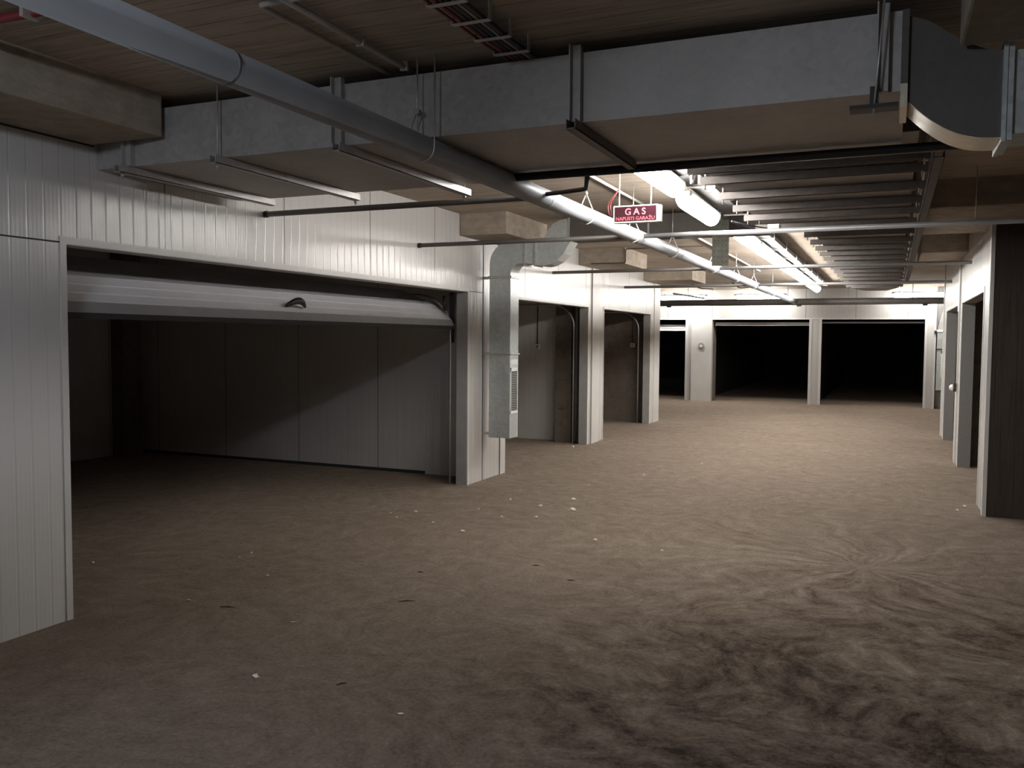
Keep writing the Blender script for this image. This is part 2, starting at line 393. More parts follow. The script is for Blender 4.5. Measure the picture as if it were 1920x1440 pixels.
def frame_y(idx, x, y0, y1, z1, side=1, wdt=0.04, depth=TW, lining='trim'):
    """flashing round an opening in a wall of constant X; side = direction the face looks"""
    f = MB(); e = 0.006 * side
    f.box(min(x, x + e), max(x, x + e), y0 - wdt, y0, 0, z1 + wdt)
    f.box(min(x, x + e), max(x, x + e), y1, y1 + wdt, 0, z1 + wdt)
    f.box(min(x, x + e), max(x, x + e), y0, y1, z1, z1 + wdt)
    if lining != 'trim': f.build('trim_%d' % (idx + 30), M_['trim'], kind=S); f = MB()
    b = x - depth * side
    f.box(min(b, x), max(b, x), y0 - 0.002, y0 + 0.002, 0, z1)
    f.box(min(b, x), max(b, x), y1 - 0.004, y1 + 0.002, 0, z1)
    f.box(min(b, x), max(b, x), y0, y1, z1 - 0.004, z1 + 0.002)
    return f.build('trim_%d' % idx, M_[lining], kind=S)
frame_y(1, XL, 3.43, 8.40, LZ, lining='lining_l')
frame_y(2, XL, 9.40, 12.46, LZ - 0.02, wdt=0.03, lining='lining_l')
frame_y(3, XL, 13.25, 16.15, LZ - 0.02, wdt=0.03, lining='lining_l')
t = MB()
t.box(XL, XL + 0.02, 12.62, 12.98, 0, CZ); t.box(XL, XL + 0.012, 16.42, 16.85, 0, CZ)
t.box(XL, XL + 0.01, 9.26, 9.40, 0, 2.08)
t.build('trim_4', M_['trim'], kind=S)
t = MB()      # joint lines of the pier sheets and the ledge where upper sheets sit on lower ones
t.box(XL, XL + 0.004, 8.78, 8.79, 0, CZ); t.box(XL, XL + 0.004, -5, 3.43, 2.108, 2.116); t.box(XL, XL + 0.004, 8.45, 8.8, 2.108, 2.114)
t.box(XL, XL + 0.003, 9.245, 9.255, 0, 2.1); t.box(XL + 0.02, XL + 0.022, 12.60, 12.61, 0, CZ)
t.build('trim_5', M_['seal'], kind=S)
t = MB(); t.box(XL, XL + 0.012, -5, 3.62, CZ - 0.238, CZ - 0.230)  # dark strip stands in for the shadowed contact under the beam block
t.build('trim_6', M_['seal'], kind=S)

# right wall
w = MB(); TR = 0.145
w.box(XR, XR + TR, 9.0, 9.62, 0, CZ); w.box(XR, XR + TR, 9.62, 12.42, LZ - 0.01, CZ); w.box(XR, XR + TR, 12.42, 13.22, 0, CZ)
w.box(XR, XR + TR, 13.22, 15.80, LZ - 0.01, CZ); w.box(XR, XR + TR, 15.80, 16.60, 0, CZ)
w.box(XR + TR, 8, 16.46, 16.60, 0, CZ)
w.build('wall_right', M_['panel_y'], kind=S)
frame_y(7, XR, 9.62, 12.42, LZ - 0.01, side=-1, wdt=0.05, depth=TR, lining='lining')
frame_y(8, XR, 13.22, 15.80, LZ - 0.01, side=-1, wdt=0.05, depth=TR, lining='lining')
t = MB(); t.box(XR - 0.012, XR, 8.99, 9.10, 0, CZ); t.box(XR - 0.012, XR + 0.02, 8.97, 9.0, 0, CZ)
t.box(XR - 0.012, XR, 16.5, 16.62, 0, CZ); t.box(XR - 0.02, XR, 12.75, 12.95, 0, CZ)
t.build('trim_9', M_['trim'], kind=S)
MB().box(XR + 0.02, 4.5, 8.975, 9.40, 0, CZ).build('wall_pier', M_['pier'], kind=S)

# back wall with three openings
YB = 23.0; BZ = 2.14
w = MB(); T2 = 0.13
for x0, x1, z0 in ((-10, -8.0, 0), (-8.0, -4.99, BZ), (-4.99, -4.31, 0), (-4.31, -1.87, BZ), (-1.87, -1.63, 0), (-1.63, 0.76, BZ), (0.76, 0.97, 0)):
    w.box(x0, x1, YB, YB + T2, z0, CZ)
w.box(0.97, 8, YB + 0.3, YB + 0.43, 0, CZ); w.box(0.84, 0.97, YB + T2, YB + 0.43, 0, CZ)
w.build('wall_back', M_['panel_x'], kind=S)
t = MB(); t.box(-4.82, -4.31, YB - 0.10, YB, 0, 2.14); t.box(-4.84, -4.82, YB - 0.1, YB, 0, 2.14)
t.build('trim_10', M_['trim'], kind=S)
t = MB()
for x in (-4.99, -4.31, -1.87, -1.63, 0.76):
    t.box(x - 0.03, x + 0.03, YB - 0.008, YB, 0, BZ) if x != -4.31 else None
t.box(-8, 0.76, YB - 0.008, YB, BZ, BZ + 0.04); t.box(0.94, 0.975, YB - 0.01, YB + 0.01, 0, CZ)
t.build('trim_11', M_['trim'], kind=S)

# garage interiors
MB().box(-9.5, XL - TW, 8.90, 9.02, 0, CZ).build('wall_partition', M_['inner_x'], kind=S)
MB().box(-9.5, XL - TW, 12.80, 12.92, 0, CZ).build('wall_partition', M_['inner_x'], kind=S)
MB().box(-9.5, XL - TW, 16.44, 16.56, 0, CZ).build('wall_partition', M_['rough'], kind=S)
MB().box(-9.5, XL - TW, 2.60, 2.72, 0, CZ).build('wall_partition', M_['inner_x'], kind=S)
MB().box(-9.66, -9.5, -5, 16.7, 0, CZ).build('wall_garage_back', M_['inner_y'], kind=S)
p = MB(); p.box(-9.5, -9.28, 8.42, 8.72, 0, CZ); p.box(-4.78, -4.52, 12.62, 12.80, 0, CZ)
p.build('trim_12', M_['rough'], kind=S)
MB().box(-9.5, -5.0, 8.885, 8.9, 0, 0.035).build('baseboard_left', M_['seal'], kind=S)
b = MB(); b.box(1.9, 2.0, 9.4, 16.46, 0, CZ); b.box(XR + TR, 1.9, 12.75, 12.87, 0, CZ)
b.build('wall_right_garage', M_['rough'], kind=S)
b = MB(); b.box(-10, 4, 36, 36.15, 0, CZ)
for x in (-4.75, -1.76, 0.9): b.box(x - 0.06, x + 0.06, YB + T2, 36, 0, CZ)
b.build('wall_far_garage', M_['gloom'], kind=S)
b = MB(); b.box(-4.56, -4.30, YB + 0.2, YB + 0.5, 0, CZ)
b.build('trim_13', M_['rough'], kind=S)
# the rest of the basement behind and beside the photographer
MB().box(-4.33, 8, -5.3, -5.15, 0, CZ).build('wall_rear', M_['rough'], kind=S)
MB().box(7.85, 8, -5.15, 36, 0, CZ).build('wall_far_right', M_['rough'], kind=S)
MB().box(-10.2, -10, 16.7, 27.6, 0, CZ).build('wall_far_left', M_['rough'], kind=S)

# downstand beams / capitals
BB = 2.68
def beam(i, x0, x1, y0, y1, z0=BB):
    MB().bbox(x0, x1, y0, y1, z0, CZ + 0.01, 0.012).build('trim_%d' % i, M_['beam'], kind=S)
beam(20, XL, -3.66, 0.8, 3.61)
beam(21, XL, -3.655, 8.20, 9.35)
beam(22, XL, -3.50, 12.0, 13.2)
beam(23, 0.20, 7.8, 1.2, 3.62)
beam(24, 0.24, 7.8, 7.85, 9.75)
beam(25, 0.30, 7.8, 11.75, 13.3)
beam(26, XL, -3.3, 15.6, 16.8)
beam(27, -2.9, -1.62, 8.95, 9.35, 2.70)

# ------------------------------------------------------------------ ceiling lights
def make_light(mat, label):
    t = empty('ceiling_light', label, 'light', (0, 0, 0), 'fluorescent ceiling lights')
    b = MB(); b.bbox(-0.062, 0.062, 0, 1.27, 0.075, 0.125, 0.012); b.build('housing', M_['grey'], t)
    # diffuser: rounded trough with round ends
    d = MB(); nseg = 14; ys = [0.0, 0.012, 0.035, 0.07, 0.12, 1.15, 1.2, 1.235, 1.258, 1.27]
    wv = [0.25, 0.55, 0.78, 0.92, 1, 1, 0.92, 0.78, 0.55, 0.25]
    rings = []
    for y, q in zip(ys, wv):
        rings.append([(0.075 * q * math.cos(PI + PI * j / nseg), y, 0.09 + 0.098 * q * math.sin(PI + PI * j / nseg)) for j in range(nseg + 1)])
    vs = [v for r in rings for v in r]; fs = []; k = nseg + 1
    for i in range(len(rings) - 1):
        for j in range(nseg): fs.append((i * k + j, i * k + j + 1, (i + 1) * k + j + 1, (i + 1) * k + j))
        fs.append((i * k, (i + 1) * k, (i + 1) * k + nseg, i * k + nseg))
    fs.append(list(range(k))); fs.append([(len(rings) - 1) * k + j for j in range(k)])
    d.add(vs, fs, True); d.build('diffuser', mat, t)
    for y in (0.15, 1.09): MB().box(-0.016, 0.016, y, y + 0.03, 0.125, 0.155).build('mounting_clip', M_['rod'], t)
    return t
LX, LZ0 = -1.48, 2.645
L0 = make_light(M_['lamp'], 'lit fluorescent light just behind the red gas sign, nearest of the row'); L0.location = (LX, 5.16, LZ0)
names = ['lit fluorescent light end to end behind the first one near the gas sign',
         'lit fluorescent light opening the long bright row past the second cross pipe',
         'second lit fluorescent light of the long bright row over the lane',
         'third lit fluorescent light of the long bright row, before the third cross pipe',
         'fourth lit fluorescent light of the long bright row, past the third cross pipe',
         'fifth lit fluorescent light of the long bright row over the lane',
         'sixth lit fluorescent light of the long bright row, near the fourth cross pipe',
         'seventh lit fluorescent light of the long bright row, past the fourth cross pipe',
         'last lit fluorescent light of the long bright row, farthest down the lane']
for y, lb in zip((6.58, 9.16, 10.49, 11.82, 13.15, 14.48, 15.81, 17.14, 18.47), names):
    dup(L0, (LX, y, LZ0 - (0.035 if y < 7 else 0)), lb)
for x, y, lb in ((-4.35, 22.45, 'lit fluorescent light high on the back wall at the left wall corner'),
                 (-2.40, 22.45, 'lit fluorescent light high on the back wall above the left wide opening'),
                 (1.25, 22.45, 'lit fluorescent light high on the back wall above the right wide opening')):
    dup(L0, (x, y, 2.645), lb, PI / 2)
for x, y, lb in ((-1.75, -1.0, 'unseen cool fluorescent fill light in the lane behind the photographer'),):
    q = dup(L0, (x, y, 2.78), lb)
    for ch in q.children:
        if ch.name.startswith('diffuser'):
            ch.data = ch.data.copy(); ch.data.materials[0] = M_['cool_fill']

# ------------------------------------------------------------------ big cross duct and its rails
t = empty('air_duct', 'wide flat grey sheet-metal duct crossing the ceiling from the left wall', 'duct', (-2.1, 4.25, 2.7))
def ob(mb, name, mat, par):      # mesh in world coordinates under a parent at an offset
    mb.local(par.location); return mb.build(name, mat, par)
ob(MB().box(XL + 0.005, 0.02, 3.65, 4.84, 2.55, 2.85), 'duct_body', M_['duct'], t)
for x in (-3.93, -2.53, -1.29, -0.06):
    f = MB(); f.box(x - 0.022, x + 0.022, 3.618, 3.65, 2.548, 2.875)
    f.box(x - 0.022, x - 0.016, 3.59, 3.65, 2.548, 2.875)
    ob(f, 'flange', M_['duct'], t)
def support_rail(x, y0, y1, z, label, rods, zt=CZ, mat='rail'):
    r = empty('duct_support_rail', label, 'rail', (x, y0, z), 'rails under the wide cross duct')
    m = MB(); m.box(-0.022, 0.022, 0, y1 - y0, 0, 0.004); m.box(-0.022, -0.018, 0, y1 - y0, 0, 0.042); m.box(0.018, 0.022, 0, y1 - y0, 0, 0.042)
    m.build('channel', M_[mat], r)
    for yy in rods:
        rd = MB().tube([(0, yy - y0, -0.03), (0, yy - y0, zt - z)], 0.0045, 8).build('threaded_rod', M_['rod'], r)
        MB().tube([(0, yy - y0, -0.018), (0, yy - y0, -0.004)], 0.011, 6).build('nut', M_['rod'], rd)
    return r
support_rail(-3.95, 3.56, 4.88, 2.505, 'grey steel rail under the cross duct, nearest the left wall', (3.60,))
support_rail(-3.27, 3.56, 4.90, 2.505, 'grey steel rail with thin hanging rod under the cross duct, second from the left wall', (3.60, 4.88))
support_rail(-2.50, 3.56, 5.00, 2.505, 'grey steel rail with lit far end under the cross duct, left of the round pipe', (4.95,))
support_rail(-1.29, 3.56, 4.53, 2.505, 'dark steel rail under the cross duct, right of the round pipe', (), mat='rail_dark')

# long duct running down the lane, with its many cross rails
t = empty('air_duct', 'long dark flat duct running down the lane above the cross rails', 'duct', (-0.5, 10, 2.75))
b = MB(); b.box(-1.10, 0.10, 4.84, 8.75, 2.655, 2.88); b.box(-0.72, 0.10, 8.75, 17.6, 2.655, 2.88)
ob(b, 'duct_body', M_['duct_long'], t)
for y in (6.6, 9.9, 12.6, 15.2):
    x0 = -1.13 if y < 8.7 else -0.75
    f = MB(); f.box(0.10, 0.125, y, y + 0.035, 2.64, 2.89); f.box(x0, 0.125, y, y + 0.035, 2.645, 2.655); f.box(x0, x0 + 0.03, y, y + 0.035, 2.64, 2.89)
    ob(f, 'flange', M_['rail_dark'], t)
f = MB(); f.prism([(-0.72, 17.6), (0.10, 17.6), (-0.10, 18.6), (-0.50, 18.6)], 'z', 2.60, 2.86)
ob(f, 'transition', M_['duct'], t)
rail_y = [5.28, 5.66, 6.30, 6.92, 7.48, 8.15, 8.85, 9.55, 10.2, 10.85, 11.5, 12.2, 12.9, 13.65, 14.45, 15.3, 16.3, 17.3]
proto = None
ordn = ['first', 'second', 'third', 'fourth', 'fifth', 'sixth', 'seventh', 'eighth', 'ninth', 'tenth', 'eleventh', 'twelfth',
        'thirteenth', 'fourteenth', 'fifteenth', 'sixteenth', 'seventeenth', 'last and farthest']
def cross_rail(x0, label):
    r = empty('duct_cross_rail', label, 'rail', (0, 0, 0), 'cross rails under the long lane duct')
    m = MB(); L = 0.17 - x0
    m.box(x0, 0.17, 0, 0.004, 0, 0.05); m.box(x0, 0.17, 0, 0.042, 0.046, 0.05); m.box(x0, 0.17, 0.038, 0.042, 0, 0.05)
    m.build('channel', M_['rail_long'], r)
    for x in (x0 + 0.03, 0.14):
        MB().tube([(x, 0.021, -0.03), (x, 0.021, CZ - 2.602)], 0.0045, 6).build('threaded_rod', M_['rod'], r)
    return r
ca = cross_rail(-1.16, ''); cb = cross_rail(-0.80, '')
for i, y in enumerate(rail_y):
    lb = 'grey steel cross rail under the long lane duct, %s counting from the camera' % ordn[i]
    src = ca if y < 8.7 else cb
    if i == 0: ca.location = (0, y, 2.602); ca['label'] = lb
    elif y == 8.85: cb.location = (0, y, 2.602); cb['label'] = lb
    else: dup(src, (0, y, 2.602), lb)

# elbowed duct at top right, with the bright curved underside
t = empty('air_duct', 'dark duct elbow at top right with bright curved metal underside', 'duct', (0.2, 3.75, 2.5))
top = [(0.03, 2.83), (0.10, 2.80), (0.16, 2.755), (0.22, 2.715), (0.28, 2.68), (0.345, 2.665)]
bot = [(0.03, 2.515), (0.085, 2.46), (0.14, 2.415), (0.20, 2.38), (0.27, 2.358), (0.345, 2.352)]
def smooth(p, n=5):
    q = [p[0]] + p + [p[-1]]; out = []
    for i in range(1, len(q) - 2):
        for k in range(n):
            u = k / n; out.append(tuple(0.5 * (2 * q[i][c] + (q[i + 1][c] - q[i - 1][c]) * u + (2 * q[i - 1][c] - 5 * q[i][c] + 4 * q[i + 1][c] - q[i + 2][c]) * u * u
                                             + (3 * q[i][c] - q[i - 1][c] - 3 * q[i + 1][c] + q[i + 2][c]) * u ** 3) for c in (0, 1)))
    return out + [p[-1]]
top = smooth(top); bot = smooth(bot)
ob(MB().strip(top, bot, 'y', 3.66, 3.90), 'elbow_body', M_['duct_shade'], t)
g = MB()
for i in range(len(bot) - 1):
    x0, z0 = bot[i]; x1, z1 = bot[i + 1]
    g.add([(x0, 3.664, z0 - 0.003), (x1, 3.664, z1 - 0.003), (x1, 3.896, z1 - 0.003), (x0, 3.896, z0 - 0.003),
           (x0, 3.664, z0), (x1, 3.664, z1), (x1, 3.896, z1), (x0, 3.896, z0)],
          [(0, 3, 2, 1), (4, 5, 6, 7), (0, 1, 5, 4), (2, 3, 7, 6), (0, 4, 7, 3), (1, 2, 6, 5)])
o = ob(g, 'elbow_underside', M_['bright'], t); o['label'] = 'bright curved metal underside'
ob(MB().box(0.005, 0.03, 3.64, 3.92, 2.575, 2.85), 'flange', M_['duct_shade'], t)
ob(MB().box(0.005, 0.03, 3.64, 3.92, 2.49, 2.575), 'flange_lit_end', M_['bright'], t)  # lower flange end painted lighter as if catching light
f = MB(); f.box(0.345, 0.36, 3.635, 3.93, 2.33, 2.69); f.box(0.362, 0.38, 3.64, 3.925, 2.335, 2.685)
ob(f, 'flange', M_['vent'], t)
ob(MB().box(0.38, 2.4, 3.66, 3.90, 2.36, 2.66), 'duct_body', M_['vent'], t)
t = empty('corner_bracket', 'black corner bracket with hanging rod where the cross duct ends', 'bracket', (-0.05, 3.6, 2.5))
f = MB(); f.box(-0.17, 0.0, 3.56, 3.64, 2.475, 2.49); f.box(-0.10, -0.07, 3.58, 3.64, 2.49, 2.56)
ob(f, 'plate', M_['black'], t)
ob(MB().tube([(-0.085, 3.575, 2.45), (-0.055, 3.57, CZ)], 0.004, 8), 'threaded_rod', M_['rod'], t)


# ------------------------------------------------------------------ wall vent duct with its S-bend and run along X
def vent_duct(name, label, ox, oy, mat='vent'):
    t = empty(name, label, 'duct', (ox, oy, 0.5))
    y0, y1 = 8.71, 8.94
    def sh(mb): mb.v = [(a + ox + 4.09, b + oy - 8.71, c) for a, b, c in mb.v]; return mb
    x0, x1 = -4.085, -3.832
    ob(sh(MB().box(x0, x1, y0, y1, 0.50, 1.43)), 'lower_section', M_[mat], t)
    ob(sh(MB().box(x0, x1, y0, y1, 1.43, 2.27)), 'upper_section', M_[mat], t)
    # elbow 1
    oa = [(x0, 2.27)] + arc(x0 + 0.24, 2.42, 0.24, 180, 90, 8) + [(-3.66, 2.66)]
    ia = [(x1, 2.27)] + arc(x1 + 0.11, 2.31, 0.11, 180, 90, 8) + [(-3.66, 2.42)]
    ob(sh(MB().strip(oa, ia, 'y', y0, y1)), 'elbow', M_[mat], t)
    ob(sh(MB().strip([(-3.66, 2.66), (-3.54, 2.655)], [(-3.66, 2.42), (-3.54, 2.40)], 'y', y0, y1)), 'joint_section', M_[mat], t)
    # elbow 2 upward and run
    ib = [(-3.54, 2.655), (-3.47, 2.665), (-3.43, 2.70), (-3.40, 2.76), (-3.34, 2.83), (-3.26, 2.865), (-3.18, 2.875)]
    obb = [(-3.54, 2.40), (-3.45, 2.385), (-3.37, 2.40), (-3.29, 2.44), (-3.22, 2.51), (-3.17, 2.59), (-3.14, 2.635)]
    ob(sh(MB().strip(ib, obb, 'y', y0, y1)), 'rising_elbow', M_[mat], t)
    ob(sh(MB().box(-3.16, -1.12, y0, y1, 2.64, 2.875)), 'horizontal_section', M_['duct_shade'], t)  # darkened copy: shadow on this run painted into the metal
    for (a, b_, c, d) in ((x0 - 0.012, x1 + 0.014, 2.262, 2.290), (x0 - 0.012, x1 + 0.014, 1.425, 1.437)):
        ob(sh(MB().box(a, b_, y0 - 0.012, y1 + 0.012, c, d)), 'flange', M_['rail'], t)
    for x in (-3.665, -3.545):
        ob(sh(MB().box(x - 0.01, x + 0.01, y0 - 0.012, y1 + 0.012, 2.385, 2.675)), 'flange', M_['rail'], t)
    for x in (-3.16, -2.3, -1.62):
        ob(sh(MB().box(x - 0.009, x + 0.009, y0 - 0.010, y1 + 0.01, 2.63, 2.885)), 'flange', M_['rail'], t)
    return t
v = vent_duct('vent_duct', 'galvanised vertical vent duct with grille on the left wall pier, bending along the ceiling', -4.09, 8.71)
# grille on the lane-facing side
g = MB(); gx = -3.832
g.box(gx, gx + 0.008, 8.725, 8.735, 0.79, 1.28); g.box(gx, gx + 0.008, 8.905, 8.915, 0.79, 1.28); g.box(gx, gx + 0.008, 8.725, 8.915, 0.77, 0.80); g.box(gx, gx + 0.008, 8.725, 8.915, 1.24, 1.28)
gr = ob(g, 'grille_frame', M_['white'], v)
g2 = MB()
for k in range(22): g2.box(gx, gx + 0.004, 8.737, 8.903, 0.805 + k * 0.0196, 0.812 + k * 0.0196)
g2.local(v.location); q = g2.build('slats', M_['grey'], v)
g3 = MB().box(gx, gx + 0.002, 8.735, 8.905, 0.80, 1.24); g3.local(v.location); g3.build('dark_opening', M_['seal'], v)
g4 = MB().box(gx, gx + 0.003, 8.73, 8.92, 1.315, 1.37); g4.local(v.location); g4.build('label_plate', M_['white'], v)
for z in (0.52, 1.42, 2.26):
    g5 = MB().box(-4.2, -4.085, 8.78, 8.81, z, z + 0.03); g5.local(v.location); g5.build('wall_bracket', M_['rod'], v)

# the matching duct in the far right corner
t = empty('vent_duct', 'grey vent duct with framed grille in the far right corner of the back wall', 'duct', (1.2, 23.0, 0.45))
ob(MB().box(1.0, 1.34, 22.95, 23.3, 0.45, 1.43), 'lower_section', M_['vent'], t)
ob(MB().box(1.0, 1.34, 22.95, 23.3, 1.43, 1.86), 'upper_section', M_['vent'], t)
ob(MB().strip([(1.0, 1.86), (1.04, 2.1), (1.12, 2.4), (1.15, 2.6)], [(1.34, 1.86), (1.38, 2.1), (1.46, 2.4), (1.5, 2.6)], 'y', 22.95, 23.3), 'offset_section', M_['duct'], t)
ob(MB().box(0.985, 1.355, 22.935, 23.3, 1.84, 1.89), 'flange', M_['white'], t)
ob(MB().box(0.985, 1.355, 22.935, 23.3, 1.415, 1.44), 'flange', M_['seal'], t)
g = MB(); g.box(1.09, 1.12, 22.94, 22.95, 0.74, 1.38); g.box(1.27, 1.30, 22.94, 22.95, 0.74, 1.38); g.box(1.09, 1.30, 22.94, 22.95, 0.72, 0.76); g.box(1.09, 1.30, 22.94, 22.95, 1.33, 1.38)
ob(g, 'grille_frame', M_['white'], t)
ob(MB().box(1.12, 1.27, 22.944, 22.95, 0.76, 1.33), 'grille_slats', M_['grey'], t)

# ------------------------------------------------------------------ sprinkler main and branches
MX, MZ, MR = -2.03, 2.487, 0.058
t = empty('round_main_pipe', 'thick round grey pipe running the length of the ceiling lane', 'pipe', (MX, 8, MZ))
ob(MB().tube([(MX, -3, MZ), (MX, 20.7, MZ)], MR, 28), 'pipe_body', M_['pipe'], t)
for y in (2.28, 5.15, 8.9, 12.6):
    ob(MB().tube([(MX, y - 0.006, MZ), (MX, y + 0.006, MZ)], MR + 0.0018, 28), 'joint_ring', M_['branch_l'], t)
for y in (7.33, 10.93, 14.35):
    ob(MB().tube([(MX, y - 0.035, MZ), (MX, y + 0.035, MZ)], MR + 0.002, 28), 'tee_collar', M_['branch_l'], t)

def bend(pts, r, n=5):
    """round the corners of a polyline"""
    out = [Vector(pts[0])]
    for i in range(1, len(pts) - 1):
        p = Vector(pts[i]); a = (Vector(pts[i - 1]) - p).normalized(); b = (Vector(pts[i + 1]) - p).normalized()
        for k in range(n + 1):
            s = k / n; q0 = p + a * r; q1 = p + b * r
            out.append(q0 * (1 - s) ** 2 + p * 2 * s * (1 - s) + q1 * s * s)
    out.append(Vector(pts[-1])); return out
t = empty('branch_pipe', 'dark thin pipe from the left wall to the thick pipe, nearest cross pipe', 'pipe', (-3.1, 5.08, 2.49))
ob(MB().tube([(XL + 0.01, 5.10, 2.49), (MX - 0.05, 5.10, 2.49)], 0.020, 14), 'pipe_body', M_['branch'], t)
ob(MB().tube([(XL + 0.005, 5.10, 2.49), (XL + 0.03, 5.10, 2.49)], 0.024, 14), 'end_cap', M_['black'], t)
t = empty('branch_pipe', 'black pipe crossing high on the right with an elbow onto the thick pipe', 'pipe', (0, 5.0, 2.6))
ob(MB().tube([(MX + 0.045, 4.566, 2.516), (5.0, 4.566, 2.516)], 0.0225, 14), 'pipe_body', M_['black'], t)
ob(MB().tube(bend([(MX + 0.05, 5.02, 2.490), (-1.69, 4.95, 2.494), (-1.552, 4.566, 2.516)], 0.04), 0.0135, 12), 'elbow_pipe', M_['black'], t)
t = empty('branch_pipe', 'grey pipe crossing both sides of the thick pipe behind the gas sign', 'pipe', (MX, 7.33, 2.49))
ob(MB().tube([(XL + 0.01, 7.33, 2.49), (MX - 0.05, 7.33, 2.49)], 0.020, 14), 'left_pipe', M_['branch'], t)
ob(MB().tube([(MX + 0.05, 7.33, 2.49), (5.0, 7.33, 2.49)], 0.020, 14), 'right_pipe', M_['branch_l'], t)
ob(MB().tube([(XL + 0.005, 7.33, 2.49), (XL + 0.03, 7.33, 2.49)], 0.024, 14), 'end_cap', M_['black'], t)
t = empty('branch_pipe', 'grey pipe crossing the lane wall to wall, third of the cross pipes', 'pipe', (MX, 10.93, 2.49))
ob(MB().tube([(XL + 0.01, 10.93, 2.49), (MX - 0.05, 10.93, 2.49)], 0.021, 14), 'left_pipe', M_['branch'], t)
ob(MB().tube([(MX + 0.05, 10.93, 2.49), (XR - 0.02, 10.93, 2.49)], 0.021, 14), 'right_pipe', M_['branch_l'], t)
t = empty('branch_pipe', 'grey pipe crossing the lane wall to wall, farthest of the cross pipes', 'pipe', (MX, 14.35, 2.49))
ob(MB().tube([(XL + 0.01, 14.35, 2.49), (MX - 0.05, 14.35, 2.49)], 0.023, 14), 'left_pipe', M_['branch'], t)
ob(MB().tube([(MX + 0.05, 14.35, 2.49), (XR - 0.02, 14.35, 2.49)], 0.023, 14), 'right_pipe', M_['branch_l'], t)
t = empty('cross_main_pipe', 'thick dark pipe crossing in front of the back wall above the openings', 'pipe', (-2, 20.8, 2.49))
ob(MB().tube([(-9.8, 20.8, 2.49), (1.25, 20.8, 2.49), (1.45, 20.8, 2.46), (7, 20.8, 2.46)], 0.075, 20), 'pipe_body', M_['branch'], t)
for x in (-5.2, -2.2, 0.4):
    ob(MB().tube([(x, 20.8, 2.56), (x, 20.8, CZ)], 0.008, 6), 'threaded_rod', M_['rod'], t)
    ob(MB().box(x + 0.2, x + 0.3, 20.76, 20.84, 2.385, 2.42), 'pipe_shoe', M_['black'], t)

# hangers on the round main
t = empty('pipe_hook', 'steel J hook on a ceiling rod carrying the thick pipe in front of the duct', 'hook', (MX, 3.58, 2.6))
pth = [(MX + 0.062, 3.585, CZ), (MX + 0.062, 3.585, MZ)] + [(MX + 0.062 * math.cos(math.radians(a)), 3.585, MZ + 0.062 * math.sin(math.radians(a))) for a in range(-15, -110, -15)]
ob(MB().tube(pth, 0.0045, 8), 'hook_rod', M_['rod'], t)
ob(MB().tube([(MX - 0.03, 3.585, CZ), (MX - 0.03, 3.585, MZ + MR)], 0.004, 8), 'threaded_rod', M_['rod'], t)
cl = MB(); cl.tube([(MX - 0.03, 3.57, 2.655), (MX - 0.03, 3.60, 2.655)], 0.016, 12)
cl.tube([(MX - 0.035, 3.585, 2.65), (MX - 0.062, 3.585, 2.59), (MX - 0.055, 3.585, 2.55)], 0.004, 8)
ob(cl, 'clamp', M_['grey'], t)
def hanger(y, label):
    t = empty('pipe_hanger', label, 'hanger', (MX, y, MZ), 'ring hangers on the thick round pipe')
    R = MR + 0.004
    pts = [(0, 0, 0.155)] + [(R * math.cos(math.radians(a)), 0, R * math.sin(math.radians(a))) for a in range(35, -216, -14)] + [(0, 0, 0.155)]
    MB().tube(pts, 0.0042, 8).build('ring', M_['white'], t)
    rd = MB().tube([(0, 0, 0.12), (0, 0, CZ - MZ)], 0.0045, 8).build('threaded_rod', M_['rod'], t)
    MB().tube([(0, 0, 0.145), (0, 0, 0.17)], 0.012, 6).build('nut', M_['rod'], rd)
    return t
h0 = hanger(5.95, 'pear shaped pipe ring on the thick pipe, left of the gas sign')
for y, lb in ((7.18, 'pear shaped pipe ring on the thick pipe, below the gas sign'),
              (8.62, 'pear shaped pipe ring on the thick pipe, between second and third cross pipes'),
              (10.75, 'pear shaped pipe ring on the thick pipe, at the third cross pipe'),
              (12.5, 'pear shaped pipe ring on the thick pipe, past the third cross pipe'),
              (14.2, 'pear shaped pipe ring on the thick pipe, at the farthest cross pipe'),
              (16.6, 'pear shaped pipe ring on the thick pipe, farthest one')):
    dup(h0, (MX, y, MZ), lb)

# ------------------------------------------------------------------ conduits and cable trays
tag(MB().tube(bend([(-2.0, 2.76, 2.89), (-2.29, 2.76, 2.89), (-2.29, 3.75, 2.89)], 0.02), 0.011, 10).build('ceiling_conduit', M_['conduit']),
    'thin grey conduit with a square corner on the ceiling boards, top of the photo', 'conduit')
t = empty('ceiling_conduit', 'thicker grey conduit with clips running along the ceiling boards beside the thin one', 'conduit', (-2.16, 3, 2.885))
ob(MB().tube([(-2.155, 2.3, 2.885), (-2.155, 3.8, 2.885)], 0.014, 10), 'pipe_body', M_['conduit'], t)
for y in (3.25, 3.62): ob(MB().box(-2.175, -2.135, y, y + 0.014, 2.868, CZ), 'clip', M_['conduit'], t)
tag(MB().tube([(-2.19, 4.9, 2.88), (-2.19, 8.70, 2.88)], 0.013, 10).build('ceiling_conduit', M_['white']),
    'pale conduit running back along the ceiling above the gas sign', 'conduit')
tag(MB().tube([(-2.25, 9.6, 2.88), (-2.25, 16.5, 2.88)], 0.013, 10).build('ceiling_conduit', M_['white']),
    'pale conduit along the ceiling above the far part of the thick pipe', 'conduit')
tag(MB().tube(bend([(-4.0, 11.985, 2.69), (-3.49, 11.985, 2.69), (-3.49, 11.985, 2.885), (-2.4, 11.985, 2.885)], 0.03), 0.009, 8).build('wall_conduit', M_['conduit_d']),
    'thin dark conduit bent around the concrete block above the second small garage', 'conduit')
